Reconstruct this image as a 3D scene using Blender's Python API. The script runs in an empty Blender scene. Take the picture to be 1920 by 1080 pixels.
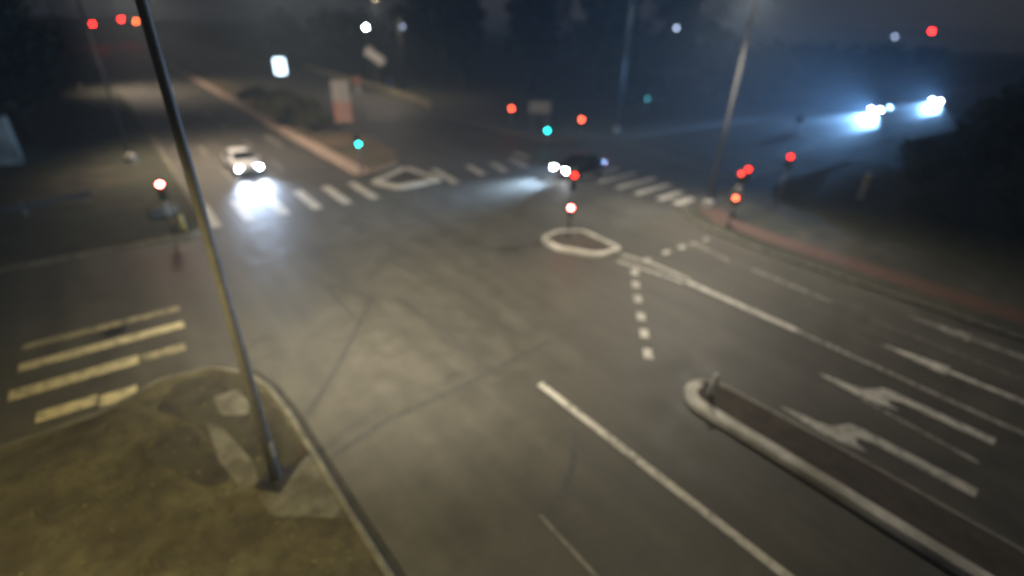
import bpy, bmesh, math, random
from mathutils import Vector, Matrix
random.seed(11)
R = math.radians
scene = bpy.context.scene
col = scene.collection

# ------------------------------------------------------------------ materials
def new_mat(name):
    m = bpy.data.materials.new(name); m.use_nodes = True
    return m, m.node_tree.nodes, m.node_tree.links, m.node_tree.nodes['Principled BSDF']

def ramp(N, stops):
    r = N.new('ShaderNodeValToRGB'); e = r.color_ramp.elements
    while len(e) < len(stops): e.new(0.5)
    for k, (p, c) in zip(e, stops):
        k.position = p; k.color = (c[0], c[1], c[2], 1)
    return r

def noise_mat(name, c1, c2, scale=2.0, rough=0.8, bump=0.0, c3=None, scale3=0.3, metal=0.0, detail=6, spec=0.5, bscale=None):
    """two-tone mottled surface; an optional third tone comes in broad patches"""
    m, N, L, b = new_mat(name)
    tc = N.new('ShaderNodeTexCoord')
    n = N.new('ShaderNodeTexNoise'); n.inputs['Scale'].default_value = scale; n.inputs['Detail'].default_value = detail
    L.new(tc.outputs['Object'], n.inputs['Vector'])
    r = ramp(N, [(0.3, c1), (0.7, c2)]); L.new(n.outputs['Fac'], r.inputs['Fac'])
    out = r.outputs['Color']
    if c3:
        n3 = N.new('ShaderNodeTexNoise'); n3.inputs['Scale'].default_value = scale3; n3.inputs['Detail'].default_value = 4
        L.new(tc.outputs['Object'], n3.inputs['Vector'])
        r3 = ramp(N, [(0.42, (0, 0, 0)), (0.66, (1, 1, 1))]); L.new(n3.outputs['Fac'], r3.inputs['Fac'])
        mx = N.new('ShaderNodeMix'); mx.data_type = 'RGBA'
        L.new(r3.outputs['Color'], mx.inputs['Factor']); L.new(out, mx.inputs['A']); mx.inputs['B'].default_value = (*c3, 1)
        out = mx.outputs['Result']
    L.new(out, b.inputs['Base Color'])
    b.inputs['Roughness'].default_value = rough; b.inputs['Metallic'].default_value = metal
    b.inputs['Specular IOR Level'].default_value = spec
    if bump:
        nb = N.new('ShaderNodeTexNoise'); nb.inputs['Scale'].default_value = bscale or scale * 8; nb.inputs['Detail'].default_value = 3
        L.new(tc.outputs['Object'], nb.inputs['Vector'])
        bp = N.new('ShaderNodeBump'); bp.inputs['Strength'].default_value = bump; bp.inputs['Distance'].default_value = 0.03
        L.new(nb.outputs['Fac'], bp.inputs['Height']); L.new(bp.outputs['Normal'], b.inputs['Normal'])
    return m

def glow_mat(name, color, strength):
    m, N, L, b = new_mat(name)
    b.inputs['Base Color'].default_value = (0.05, 0.05, 0.05, 1)
    b.inputs['Emission Color'].default_value = (*color, 1)
    b.inputs['Emission Strength'].default_value = strength
    n = N.new('ShaderNodeTexNoise'); n.inputs['Scale'].default_value = 60
    r = ramp(N, [(0.2, (0.3, 0.3, 0.3)), (0.8, (0.2, 0.2, 0.2))]); L.new(n.outputs['Fac'], r.inputs['Fac']); L.new(r.outputs['Color'], b.inputs['Roughness'])
    return m

def paint_mat(name, paint, wear=0.5, spec=0.4):
    """worn road paint: broken up by noise so that the asphalt shows through"""
    m, N, L, b = new_mat(name)
    tc = N.new('ShaderNodeTexCoord')
    n = N.new('ShaderNodeTexNoise'); n.inputs['Scale'].default_value = 3.2; n.inputs['Detail'].default_value = 9; n.inputs['Roughness'].default_value = 0.65
    L.new(tc.outputs['Object'], n.inputs['Vector'])
    r = ramp(N, [(wear - 0.16, (0.06, 0.058, 0.055)), (wear + 0.12, paint)]); L.new(n.outputs['Fac'], r.inputs['Fac'])
    L.new(r.outputs['Color'], b.inputs['Base Color'])
    b.inputs['Roughness'].default_value = 0.6; b.inputs['Specular IOR Level'].default_value = spec
    return m

def asphalt_mat():
    m, N, L, b = new_mat('asphalt')
    tc = N.new('ShaderNodeTexCoord')
    big = N.new('ShaderNodeTexNoise'); big.inputs['Scale'].default_value = 0.13; big.inputs['Detail'].default_value = 5
    med = N.new('ShaderNodeTexNoise'); med.inputs['Scale'].default_value = 1.1; med.inputs['Detail'].default_value = 7; med.inputs['Roughness'].default_value = 0.7
    fine = N.new('ShaderNodeTexNoise'); fine.inputs['Scale'].default_value = 55; fine.inputs['Detail'].default_value = 2
    mp = N.new('ShaderNodeMapping'); mp.inputs['Scale'].default_value = (1.3, 0.07, 1)
    L.new(tc.outputs['Object'], mp.inputs['Vector'])
    trk = N.new('ShaderNodeTexNoise'); trk.inputs['Scale'].default_value = 0.9; trk.inputs['Detail'].default_value = 3
    L.new(mp.outputs['Vector'], trk.inputs['Vector'])
    for n in (big, med, fine): L.new(tc.outputs['Object'], n.inputs['Vector'])
    r1 = ramp(N, [(0.3, (0.060, 0.056, 0.047)), (0.7, (0.090, 0.0845, 0.071))]); L.new(big.outputs['Fac'], r1.inputs['Fac'])
    r2 = ramp(N, [(0.25, (0.68, 0.68, 0.66)), (0.75, (1.22, 1.22, 1.21))]); L.new(med.outputs['Fac'], r2.inputs['Fac'])
    r3 = ramp(N, [(0.3, (0.82, 0.82, 0.82)), (0.7, (1.12, 1.12, 1.12))]); L.new(trk.outputs['Fac'], r3.inputs['Fac'])
    r4 = ramp(N, [(0.3, (0.75, 0.75, 0.75)), (0.7, (1.25, 1.25, 1.25))]); L.new(fine.outputs['Fac'], r4.inputs['Fac'])
    out = r1.outputs['Color']
    for r in (r2, r3, r4):
        mx = N.new('ShaderNodeMix'); mx.data_type = 'RGBA'; mx.blend_type = 'MULTIPLY'; mx.inputs['Factor'].default_value = 1
        L.new(out, mx.inputs['A']); L.new(r.outputs['Color'], mx.inputs['B']); out = mx.outputs['Result']
    L.new(out, b.inputs['Base Color'])
    rr = ramp(N, [(0.3, (0.5, 0.5, 0.5)), (0.7, (0.72, 0.72, 0.72))]); L.new(med.outputs['Fac'], rr.inputs['Fac']); L.new(rr.outputs['Color'], b.inputs['Roughness'])
    b.inputs['Specular IOR Level'].default_value = 0.35
    bp = N.new('ShaderNodeBump'); bp.inputs['Strength'].default_value = 0.35; bp.inputs['Distance'].default_value = 0.012
    L.new(fine.outputs['Fac'], bp.inputs['Height']); L.new(bp.outputs['Normal'], b.inputs['Normal'])
    return m

def leaf_mat(name, dark, light):
    m, N, L, b = new_mat(name)
    g = N.new('ShaderNodeNewGeometry')
    r = ramp(N, [(0.0, dark), (1.0, light)]); L.new(g.outputs['Random Per Island'], r.inputs['Fac'])
    L.new(r.outputs['Color'], b.inputs['Base Color']); b.inputs['Roughness'].default_value = 0.6
    b.inputs['Specular IOR Level'].default_value = 0.25
    return m

M = dict(
    asphalt=asphalt_mat(),
    kerb_shadow=noise_mat('painted_kerb_shadow', (0.02, 0.019, 0.016), (0.035, 0.033, 0.028), 3, 0.9),  # dark tone that paints the kerb's cast shadow on the asphalt
    seam_shade=noise_mat('tar_and_shade', (0.036, 0.035, 0.032), (0.060, 0.058, 0.053), 4, 0.55),  # seam filler, also used to paint pole and island shadows
    white=paint_mat('road_paint', (0.50, 0.48, 0.43), 0.42),
    yellow_tint=paint_mat('yellow_tint_road_paint', (0.50, 0.44, 0.27), 0.42),  # yellow tint set in the paint of the crossing bars
    yellowworn=paint_mat('worn_yellow_tint_road_paint', (0.34, 0.30, 0.18), 0.48),
    worn=paint_mat('worn_road_paint', (0.36, 0.34, 0.30), 0.50),
    faded=paint_mat('faded_road_paint', (0.19, 0.18, 0.16), 0.50),
    kerbwhite=noise_mat('white_painted_kerb', (0.42, 0.40, 0.35), (0.66, 0.64, 0.58), 2.2, 0.75, 0.3, (0.30, 0.28, 0.23), 0.9),
    kerb=noise_mat('concrete_kerb', (0.17, 0.16, 0.13), (0.28, 0.26, 0.21), 4, 0.85, 0.2),
    kerbdull=noise_mat('dirty_kerb', (0.065, 0.06, 0.042), (0.15, 0.14, 0.105), 2.5, 0.9, 0.3),
    dirtkerb=noise_mat('earthy_kerb', (0.07, 0.055, 0.036), (0.14, 0.10, 0.065), 1.5, 0.9, 0.2),
    kerbpink=noise_mat('tan_kerb', (0.30, 0.22, 0.17), (0.42, 0.31, 0.24), 1.2, 0.85, 0.2),
    concrete=noise_mat('concrete', (0.07, 0.067, 0.05), (0.135, 0.128, 0.10), 2.4, 0.9, 0.3, (0.05, 0.045, 0.03), 1.6),
    pave=noise_mat('dusty_pavement', (0.034, 0.030, 0.015), (0.084, 0.074, 0.039), 2.6, 0.95, 0.8, (0.028, 0.021, 0.011), 0.55, detail=10, bscale=9),
    pave2=noise_mat('grey_pavement', (0.045, 0.041, 0.030), (0.085, 0.077, 0.058), 1.6, 0.9, 0.3, (0.055, 0.05, 0.036), 0.25),
    soil=noise_mat('soil', (0.012, 0.010, 0.007), (0.04, 0.032, 0.02), 2.2, 0.95, 0.6, (0.035, 0.034, 0.016), 0.8),
    redpave=noise_mat('red_paving', (0.062, 0.035, 0.023), (0.098, 0.052, 0.034), 2.5, 0.85, 0.2),
    dirt=noise_mat('orange_dirt', (0.085, 0.060, 0.034), (0.18, 0.118, 0.066), 0.5, 0.95, 0.5, (0.045, 0.05, 0.022), 0.25),
    infill=noise_mat('brown_infill', (0.04, 0.032, 0.024), (0.075, 0.06, 0.044), 3, 0.9, 0.3),
    grass=noise_mat('dark_grass', (0.018, 0.024, 0.011), (0.05, 0.056, 0.026), 1.0, 0.95, 0.7, (0.06, 0.05, 0.03), 0.08),
    scrub=noise_mat('dark_scrubby_ground', (0.016, 0.016, 0.010), (0.055, 0.048, 0.030), 0.7, 0.95, 0.7, (0.030, 0.034, 0.020), 0.2),
    verge=noise_mat('worn_verge_pavement', (0.030, 0.028, 0.019), (0.066, 0.059, 0.042), 1.1, 0.95, 0.5, (0.026, 0.027, 0.016), 0.22),
    greypole=noise_mat('grey_pole', (0.085, 0.085, 0.085), (0.125, 0.125, 0.124), 3, 0.8),
    pole=noise_mat('galvanised_steel', (0.15, 0.145, 0.13), (0.21, 0.203, 0.185), 3, 0.75),
    dark=noise_mat('dark_metal', (0.018, 0.018, 0.017), (0.035, 0.034, 0.032), 6, 0.5),
    black=noise_mat('black_plastic', (0.012, 0.012, 0.012), (0.02, 0.02, 0.02), 9, 0.45),
    backing=noise_mat('signal_backing', (0.20, 0.19, 0.17), (0.30, 0.29, 0.26), 4, 0.6),
    lens_red_off=noise_mat('unlit_red_lens', (0.05, 0.008, 0.006), (0.07, 0.012, 0.01), 12, 0.25),
    lens_amber_off=noise_mat('unlit_amber_lens', (0.07, 0.035, 0.006), (0.09, 0.045, 0.01), 12, 0.25),
    lens_green_off=noise_mat('unlit_green_lens', (0.006, 0.04, 0.03), (0.01, 0.06, 0.045), 12, 0.25),
    red_hot=glow_mat('bright_red_lamp', (1.0, 0.10, 0.08), 130),
    red=glow_mat('red_lamp', (1.0, 0.016, 0.008), 17),
    red_orange=glow_mat('orange_red_lamp', (1.0, 0.075, 0.03), 34),
    red_dim=glow_mat('dim_red_lamp', (1.0, 0.05, 0.03), 9),
    green=glow_mat('green_lamp', (0.02, 0.75, 0.72), 24),
    teal_dim=glow_mat('dim_green_lamp', (0.08, 0.5, 0.6), 5),
    head=glow_mat('headlamp', (0.88, 0.94, 1.0), 130),
    farhead=glow_mat('far_headlamp', (0.80, 0.90, 1.0), 110),
    tail=glow_mat('tail_lamp', (0.9, 0.10, 0.28), 7.0),
    ledwarm=glow_mat('warm_led', (1.0, 0.78, 0.45), 30),
    ledcool=glow_mat('cool_led', (0.8, 0.92, 1.0), 60),
    panel=glow_mat('lit_sign_panel', (0.62, 0.86, 1.0), 5.5),
    farlamp=glow_mat('far_lamp', (0.75, 0.95, 1.0), 140),
    farlampdim=glow_mat('far_dim_lamp', (0.55, 0.68, 1.0), 5),
    farred=glow_mat('far_red_lamp', (1.0, 0.014, 0.012), 95),
    farorange=glow_mat('far_orange_lamp', (1.0, 0.14, 0.03), 60),
    carwhite=noise_mat('white_car_paint', (0.62, 0.62, 0.62), (0.68, 0.68, 0.68), 2, 0.3),
    carsilver=noise_mat('silver_car_paint', (0.30, 0.31, 0.33), (0.36, 0.37, 0.39), 2, 0.3, metal=0.4),
    carblack=noise_mat('black_car_paint', (0.012, 0.012, 0.014), (0.02, 0.02, 0.022), 2, 0.25),
    carblue=noise_mat('dark_blue_car_paint', (0.03, 0.04, 0.07), (0.04, 0.05, 0.085), 2, 0.3),
    glass=noise_mat('dark_car_glass', (0.008, 0.009, 0.01), (0.014, 0.015, 0.016), 3, 0.08),
    tyre=noise_mat('tyre_rubber', (0.015, 0.015, 0.015), (0.025, 0.025, 0.025), 12, 0.85),
    rim=noise_mat('alloy', (0.3, 0.3, 0.3), (0.4, 0.4, 0.4), 8, 0.35, metal=0.8),
    plate=noise_mat('number_plate', (0.55, 0.42, 0.06), (0.6, 0.47, 0.08), 8, 0.5),
    bark=noise_mat('bark', (0.03, 0.024, 0.018), (0.07, 0.057, 0.045), 6, 0.9, 0.6),
    straw=leaf_mat('straw', (0.025, 0.021, 0.009), (0.13, 0.11, 0.05)),
    leaf=leaf_mat('leaves', (0.022, 0.03, 0.012), (0.07, 0.085, 0.035)),
    leaf2=leaf_mat('dark_leaves', (0.012, 0.02, 0.012), (0.045, 0.06, 0.032)),
    leaf3=leaf_mat('olive_leaves', (0.035, 0.034, 0.012), (0.085, 0.078, 0.03)),
    wall=noise_mat('pale_render', (0.5, 0.48, 0.38), (0.62, 0.6, 0.5), 1.2, 0.85, 0.1, (0.28, 0.26, 0.2), 0.5),
    barrier=noise_mat('concrete_barrier', (0.22, 0.20, 0.13), (0.33, 0.30, 0.20), 0.8, 0.85, 0.1),
    signwhite=noise_mat('sign_white', (0.34, 0.32, 0.31), (0.40, 0.38, 0.37), 2, 0.5),
    signpink=noise_mat('sign_salmon', (0.40, 0.18, 0.125), (0.46, 0.22, 0.155), 2, 0.5),
    signblue=noise_mat('sign_blue', (0.03, 0.07, 0.32), (0.04, 0.09, 0.38), 2, 0.5),
    yellow=noise_mat('yellow_band', (0.26, 0.20, 0.04), (0.34, 0.26, 0.06), 4, 0.5),
    panelgrey=noise_mat('pale_panel', (0.42, 0.42, 0.40), (0.55, 0.55, 0.52), 1, 0.45),
)

# ------------------------------------------------------------------ mesh helpers
class MB:
    def __init__(s): s.v, s.f = [], []
    def add(s, vs, fs):
        o = len(s.v); s.v += [tuple(p) for p in vs]; s.f += [tuple(i + o for i in f) for f in fs]; return s
    def box(s, c, d, rz=0, mat=None):
        x, y, z = d[0] / 2, d[1] / 2, d[2] / 2
        vs = [Vector(p) for p in ((-x,-y,-z),(x,-y,-z),(x,y,-z),(-x,y,-z),(-x,-y,z),(x,-y,z),(x,y,z),(-x,y,z))]
        m = mat or Matrix.Rotation(rz, 4, 'Z')
        vs = [m @ p + Vector(c) for p in vs]
        return s.add(vs, [(0,3,2,1),(4,5,6,7),(0,1,5,4),(1,2,6,5),(2,3,7,6),(3,0,4,7)])
    def prism(s, poly, z0, z1):
        n = len(poly); a = sum(poly[i][0]*poly[(i+1)%n][1]-poly[(i+1)%n][0]*poly[i][1] for i in range(n))
        if a < 0: poly = poly[::-1]
        vs = [(p[0], p[1], z0) for p in poly] + [(p[0], p[1], z1) for p in poly]
        fs = [tuple(range(n, 2*n)), tuple(range(n-1, -1, -1))] + [(i, (i+1)%n, n+(i+1)%n, n+i) for i in range(n)]
        return s.add(vs, fs)
    def sheet(s, poly, z):
        n = len(poly); a = sum(poly[i][0]*poly[(i+1)%n][1]-poly[(i+1)%n][0]*poly[i][1] for i in range(n))
        if a < 0: poly = poly[::-1]
        return s.add([(p[0], p[1], z) for p in poly], [tuple(range(n))])
    def strip(s, pts, w, z):
        l, r = offset(pts, w/2), offset(pts, -w/2); n = len(pts)
        s.add([(p[0], p[1], z) for p in l] + [(p[0], p[1], z) for p in r], [(n+i, n+i+1, i+1, i) for i in range(n-1)])
        return s
    def tube(s, pts, radii, n=10, cap=True):
        pts = [Vector(p) for p in pts]; vs = []
        for i, p in enumerate(pts):
            t = (pts[min(i+1, len(pts)-1)] - pts[max(i-1, 0)]).normalized()
            a = t.orthogonal().normalized() if abs(t.z) < 0.95 else Vector((1, 0, 0)); a = (a - t * a.dot(t)).normalized(); b = t.cross(a)
            for k in range(n):
                th = 2*math.pi*k/n; vs.append(p + (a*math.cos(th) + b*math.sin(th)) * radii[i])
        fs = [(i*n+k, i*n+(k+1)%n, (i+1)*n+(k+1)%n, (i+1)*n+k) for i in range(len(pts)-1) for k in range(n)]
        if cap: fs += [tuple(range(n-1, -1, -1)), tuple(range((len(pts)-1)*n, len(pts)*n))]
        return s.add(vs, fs)
    def build(s, name, mat, parent=None, smooth=False, bevel=0):
        me = bpy.data.meshes.new(name); me.from_pydata(s.v, [], s.f); me.update()
        bm = bmesh.new(); bm.from_mesh(me)
        bmesh.ops.recalc_face_normals(bm, faces=bm.faces) if not getattr(s, 'keep', False) else None
        if bevel: bmesh.ops.bevel(bm, geom=bm.edges[:], offset=bevel, segments=2, affect='EDGES', profile=0.6)
        bm.to_mesh(me); bm.free()
        if smooth:
            for p in me.polygons: p.use_smooth = True
        me.materials.append(mat)
        o = bpy.data.objects.new(name, me); col.objects.link(o)
        if parent: o.parent = parent
        return o

def offset(pts, d):
    """polyline moved d to its left, mitred"""
    out = []
    for i, p in enumerate(pts):
        a = Vector(pts[max(i-1, 0)]); b = Vector(pts[min(i+1, len(pts)-1)]); p = Vector(p)
        d1 = (p - a).normalized() if i > 0 else (b - p).normalized()
        d2 = (b - p).normalized() if i < len(pts)-1 else d1
        n1 = Vector((-d1.y, d1.x)); n2 = Vector((-d2.y, d2.x)); n = (n1 + n2).normalized()
        out.append(p + n * d / max(0.5, n.dot(n1)))
    return [(q.x, q.y) for q in out]

def ring_offset(poly, d):
    n = len(poly); out = []
    for i in range(n):
        a, p, b = Vector(poly[i-1]), Vector(poly[i]), Vector(poly[(i+1) % n])
        d1, d2 = (p-a).normalized(), (b-p).normalized()
        n1, n2 = Vector((-d1.y, d1.x)), Vector((-d2.y, d2.x)); k = (n1+n2).normalized()
        q = p + k * d / max(0.5, k.dot(n1)); out.append((q.x, q.y))
    return out

def round_poly(poly, r, seg=6):
    """rounds every corner; r is one radius or one per corner"""
    n = len(poly); out = []
    for i in range(n):
        rr = r[i] if isinstance(r, (list, tuple)) else r
        a, p, b = Vector(poly[i-1]), Vector(poly[i]), Vector(poly[(i+1) % n])
        if rr <= 0: out.append((p.x, p.y)); continue
        u, w = (a-p), (b-p); k = min(rr, u.length*0.48, w.length*0.48)
        s, e = p + u.normalized()*k, p + w.normalized()*k
        for j in range(seg+1):
            t = j/seg; q = s*(1-t)**2 + p*2*t*(1-t) + e*t*t; out.append((q.x, q.y))
    return out

def ccw(poly):
    n = len(poly); a = sum(poly[i][0]*poly[(i+1)%n][1]-poly[(i+1)%n][0]*poly[i][1] for i in range(n))
    return poly if a > 0 else poly[::-1]

def tag(o, label=None, cat=None, group=None, kind=None):
    if label: o['label'] = label
    if cat: o['category'] = cat
    if group: o['group'] = group
    if kind: o['kind'] = kind
    return o

def thing(name, loc, rz=0, label=None, cat=None, group=None):
    o = bpy.data.objects.new(name, None); o.location = loc; o.rotation_euler = (0, 0, rz); o.empty_display_size = 0.3
    col.objects.link(o); return tag(o, label, cat, group)

def copy_tree(o, parent=None):
    c = o.copy(); col.objects.link(c)
    if parent: c.parent = parent
    for ch in list(o.children): copy_tree(ch, c)
    return c

def kerbed(name, poly, z, kerb_w, m_in, m_kerb, proud=0.012, kerb_parts=None):
    """raised slab: infill prism ringed by a kerb of its own"""
    poly = ccw(poly); inner = ring_offset(poly, kerb_w); n = len(poly)
    root = MB().prism(inner, -0.05, z).build(name, m_in)
    k = MB(); zt = z + proud; ch = 0.03; mid = ring_offset(poly, ch)
    rings = [[(p[0], p[1], -0.05) for p in poly], [(p[0], p[1], zt-ch) for p in poly], [(p[0], p[1], zt) for p in mid],
             [(p[0], p[1], zt) for p in inner], [(p[0], p[1], z-0.06) for p in inner]]
    vs = [p for rg in rings for p in rg]
    fs = [(a*n+i, a*n+(i+1) % n, (a+1)*n+(i+1) % n, (a+1)*n+i) for a in range(4) for i in range(n)]
    k.add(vs, fs); kb = k.build('kerb', m_kerb, root)
    return root

def paved(name, front, back, z, kerb_w, m_in, m_kerb, joint=1.0):
    """pavement whose front edge carries a row of kerb stones, its back edge fading into the ground"""
    inner = offset(front, kerb_w) ; n = len(front)
    root = MB().prism(inner + back, -0.05, z).build(name, m_in)
    k = MB(); zt = z + 0.012
    # resample the front into stones with small dark joints
    for i in range(n-1):
        a, b, c, d = (Vector(p) for p in (front[i], front[i+1], inner[i+1], inner[i])); L_ = (b-a).length
        m = max(1, int(L_/joint)); m = min(m, 70)
        for j in range(m):
            g = 0.012*m/max(L_, .1); t0, t1 = (j+g*.5)/m, (j+1-g*.5)/m
            dz = random.uniform(-.006, .006); dx = random.uniform(-.008, .008)
            p0, p1, p2, p3 = a.lerp(b, t0), a.lerp(b, t1), d.lerp(c, t1), d.lerp(c, t0)
            nrm = (p3-p0).normalized()*dx; ch = (p3-p0).normalized()*0.03
            q = [p0+nrm, p1+nrm, p2, p3]
            lo = [(v.x, v.y, -0.05) for v in q]; up_ = [(v.x, v.y, zt+dz-(0.03 if e < 2 else 0)) for e, v in enumerate(q)]
            tp = [(q[0].x+ch.x, q[0].y+ch.y, zt+dz), (q[1].x+ch.x, q[1].y+ch.y, zt+dz)]
            k.add(lo + up_ + tp, [(0, 1, 5, 4), (1, 2, 6, 9, 5), (2, 3, 7, 6), (3, 0, 4, 8, 7), (4, 5, 9, 8), (8, 9, 6, 7)])
    k.build('kerb', m_kerb, root)
    return root

# ------------------------------------------------------------------ setting
# metres; X runs across the main road, Y along it, the camera stands on the mast at the origin
gr = MB()
nx = 40
xs = [-900, -400, -200, -100] + [-60 + 12*i for i in range(25)] + [320, 500, 900, 1500]
ys = [-300, -100] + [-60 + 12*i for i in range(25)] + [300, 500, 900, 1600]
def terrain(x, y):
    h = -0.06
    # bank that rises behind the bushes on the near right, and the low slope along the far side of the cross road
    def sm(a, b, t): t = max(0, min(1, (t-a)/(b-a))); return t*t*(3-2*t)
    h += 1.6 * sm(36, 56, x) * (1 - sm(4, 15, y)) * sm(-60, -20, y)
    h += 2.0 * sm(38, 60, y) * sm(44, 70, x) * (1 - sm(220, 320, x))
    h += 1.5 * sm(-6, -20, x) * sm(30, 42, y)
    return h
vs = [(x, y, terrain(x, y)) for y in ys for x in xs]; w = len(xs)
gr.add(vs, [(j*w+i, j*w+i+1, (j+1)*w+i+1, (j+1)*w+i) for j in range(len(ys)-1) for i in range(w-1)])
tag(gr.build('ground', M['grass'], smooth=True), kind='structure')

# road: one sheet for the whole junction and its four arms
road_poly = [(1.0, -60), (27.5, -60), (27.5, 16.5), (320, 16.5), (320, 34.5), (36, 34.5), (36, 60), (42, 140), (42, 620), (2.0, 620), (2.0, 29.5), (-120, 29.5), (-120, 14.5), (1.0, 14.5)]
road = MB().sheet(road_poly, 0.0)
bmr = bmesh.new()
me = bpy.data.meshes.new('road'); me.from_pydata(road.v, [], road.f)
bmr.from_mesh(me); bmesh.ops.triangulate(bmr, faces=bmr.faces); bmr.to_mesh(me); bmr.free(); me.materials.append(M['asphalt'])
road = bpy.data.objects.new('road', me); col.objects.link(road); tag(road, kind='structure')

def mark(name, pts, w, m='white', z=0.004): return MB().strip(pts, w, z).build(name, M[m], road)
def markpoly(name, poly, m='white', z=0.004): return MB().sheet(poly, z).build(name, M[m], road)

# lane lines of the near arm
mark('lane_line', [(8.62, 8.75), (8.68, -14)], 0.24)
mark('lane_line', [(5.45, 5.2), (5.42, 3.2)], 0.10, 'faded'); mark('lane_line', [(5.42, -1), (5.42, -5)], 0.10, 'faded')
mark('centre_line', [(18.05, 13.5), (18.55, 11.4), (18.72, 10.2)], 0.20)
mark('centre_line', [(18.80, 13.9), (19.25, 12.2), (19.22, 10.2)], 0.20)
mark('centre_line', [(18.95, 10.15), (18.86, 5.2)], 0.34); mark('centre_line', [(18.86, 5.2), (18.62, -0.4), (18.5, -14)], 0.22, 'worn')
mark('lane_line', [(16.4, 2.1), (16.05, -0.9)], 0.15, 'worn'); mark('lane_line', [(15.9, -4), (15.8, -9)], 0.15, 'worn')
mark('lane_line', [(22.25, 3.8), (22.25, 2.0), (22.1, -1.5)], 0.15, 'faded'); mark('lane_line', [(22.8, 9.0), (22.5, 5.3)], 0.15, 'worn')
mark('lane_line', [(23.4, 12.6), (22.75, 10.2)], 0.15, 'worn')
# guide dots of the turning path and the dotted give-way line
for x, y in ((17.74, 12.19), (16.76, 11.36), (15.76, 10.45), (14.69, 9.45), (13.78, 8.59), (12.82, 7.69)):
    d = Vector((-0.73, -0.68)); p = Vector((x, y)); mark('guide_dot', [tuple(p - d*0.30), tuple(p + d*0.30)], 0.32)
for x, y in ((19.35, 12.70), (21.0, 12.72), (22.3, 12.66), (23.3, 12.6), (24.35, 12.5)):
    mark('guide_dot', [(x-0.26, y), (x+0.26, y)], 0.28, 'white' if x < 22.4 else 'worn')
# arrows: shaft plus a head that leans to the left
def arrow(x, y0, y1, m, left=True, s=1.0):
    pts = [(x+0.19, y1), (x+0.19, y0-0.15), (x+0.12, y0+0.12), (x-0.42, y0+0.42), (x-0.60, y0+0.75), (x-0.64, y0+1.2), (x-0.80, y0+1.75), (x-0.92, y0+1.1), (x-0.98, y0+0.4), (x-0.86, y0-0.25), (x-0.72, y0-0.62), (x-0.58, y0-0.30), (x-0.36, y0-0.22), (x-0.19, y0-0.55), (x-0.20, y1)]
    if not left: pts = [(x+0.12, y1), (x+0.13, y0-0.2), (x+0.36, y0-0.2), (x+0.02, y0+1.9), (x-0.34, y0-0.2), (x-0.12, y0-0.2), (x-0.12, y1)]
    markpoly('lane_arrow', pts, m)
arrow(14.70, 1.75, -1.1, 'white'); arrow(17.45, 1.75, -1.0, 'white')
arrow(20.55, 0.95, -1.4, 'white', False); arrow(23.95, 1.0, -1.6, 'worn', False)
# crossing over the far arm
for i, x in enumerate((3.3, 5.1, 6.95, 8.85, 10.7, 12.55)):
    mark('crosswalk_stripe', [(x-0.12, 29.0), (x-0.05, 33.2)], 0.62)
for x0, x1, y0, y1 in ((18.75, 19.3, 29.2, 33.4), (21.7, 22.3, 29.9, 33.0), (23.8, 24.5, 29.8, 32.6), (26.2, 26.8, 30.0, 33.0), (28.4, 28.6, 32.3, 34.8)):
    mark('crosswalk_stripe', [(x0, y0), (x1, y1)], 0.6, 'white')
# crossing over the left arm: long worn bars parallel to its traffic
for (a, b, y, wd, m) in ((-4.2, 0.35, 20.5, 0.40, 'yellowworn'), (-4.2, 0.3, 19.13, 0.52, 'yellow_tint'), (-4.35, -1.2, 17.57, 0.56, 'yellow_tint'), (-1.15, 0.1, 17.5, 0.50, 'yellowworn'), (-3.7, -2.35, 15.98, 0.52, 'yellow_tint'), (-2.3, -1.4, 15.78, 0.58, 'yellow_tint')):
    mark('crosswalk_stripe', [(a, y+0.04), (b, y)], wd, m)
# crossing over the right arm
for i, (x0, x1, y, m) in enumerate(((28.4, 30.6, 17.3, 'white'), (28.3, 31.2, 18.6, 'white'), (27.9, 32.2, 20.3, 'white'), (27.9, 32.8, 22.0, 'white'), (27.9, 32.6, 23.8, 'white'), (27.9, 32.6, 25.6, 'white'), (27.9, 32.6, 27.4, 'worn'), (27.9, 32.6, 29.2, 'faded'))):
    mark('crosswalk_stripe', [(x0, y-0.08), (x1, y+0.12)], 0.62, m)
mark('stop_line', [(38.2, 17.6), (41.3, 33.4)], 0.7, 'faded')
# lane dashes of the far arm
for k in range(9):
    y = 38 + 9*k
    mark('lane_line', [(6.0, y), (6.0, y+3.5)], 0.16, 'worn'); mark('lane_line', [(9.7, y+1), (9.7, y+4.5)], 0.16, 'worn')
    mark('lane_line', [(24.2, y+2), (24.4, y+5)], 0.16, 'faded'); mark('lane_line', [(29, y+2), (29.3, y+5)], 0.16, 'faded')
arrow(11.9, 51, 47.0, 'worn', False)
# tar seams, pole and island shadows painted as dark lines, painted kerb shadow
line_z = [0.0015]
def seam_shade(pts, wd=0.09):
    line_z[0] += 0.00018
    return MB().strip(pts, wd*1.5, line_z[0]).build('seam_shade_line', M['seam_shade'], road)
seam_shade([(2.3, 9.8), (4.0, 10.15), (6.2, 10.1), (10.6, 10.35)], 0.14); seam_shade([(7.55, 16.4), (7.7, 13.1), (7.82, 9.9)], 0.12)
seam_shade([(6.1, 5.2), (7.1, 5.75), (8.1, 6.6)], 0.12); seam_shade([(1.95, 16.55), (2.7, 16.42)], 0.14); seam_shade([(5.45, 21), (5.5, 15.5)], 0.08)
seam_shade([(2.0, 11.4), (4.0, 13.6), (6.7, 17.0)], 0.13); seam_shade([(5.2, 20.0), (6.6, 17.2), (8.4, 14.9), (10.4, 13.0)], 0.07); seam_shade([(8.9, 20.5), (9.4, 16.5), (10.6, 13.4)], 0.07)  # first line paints the lamp pole's shadow, the others are seams
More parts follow.
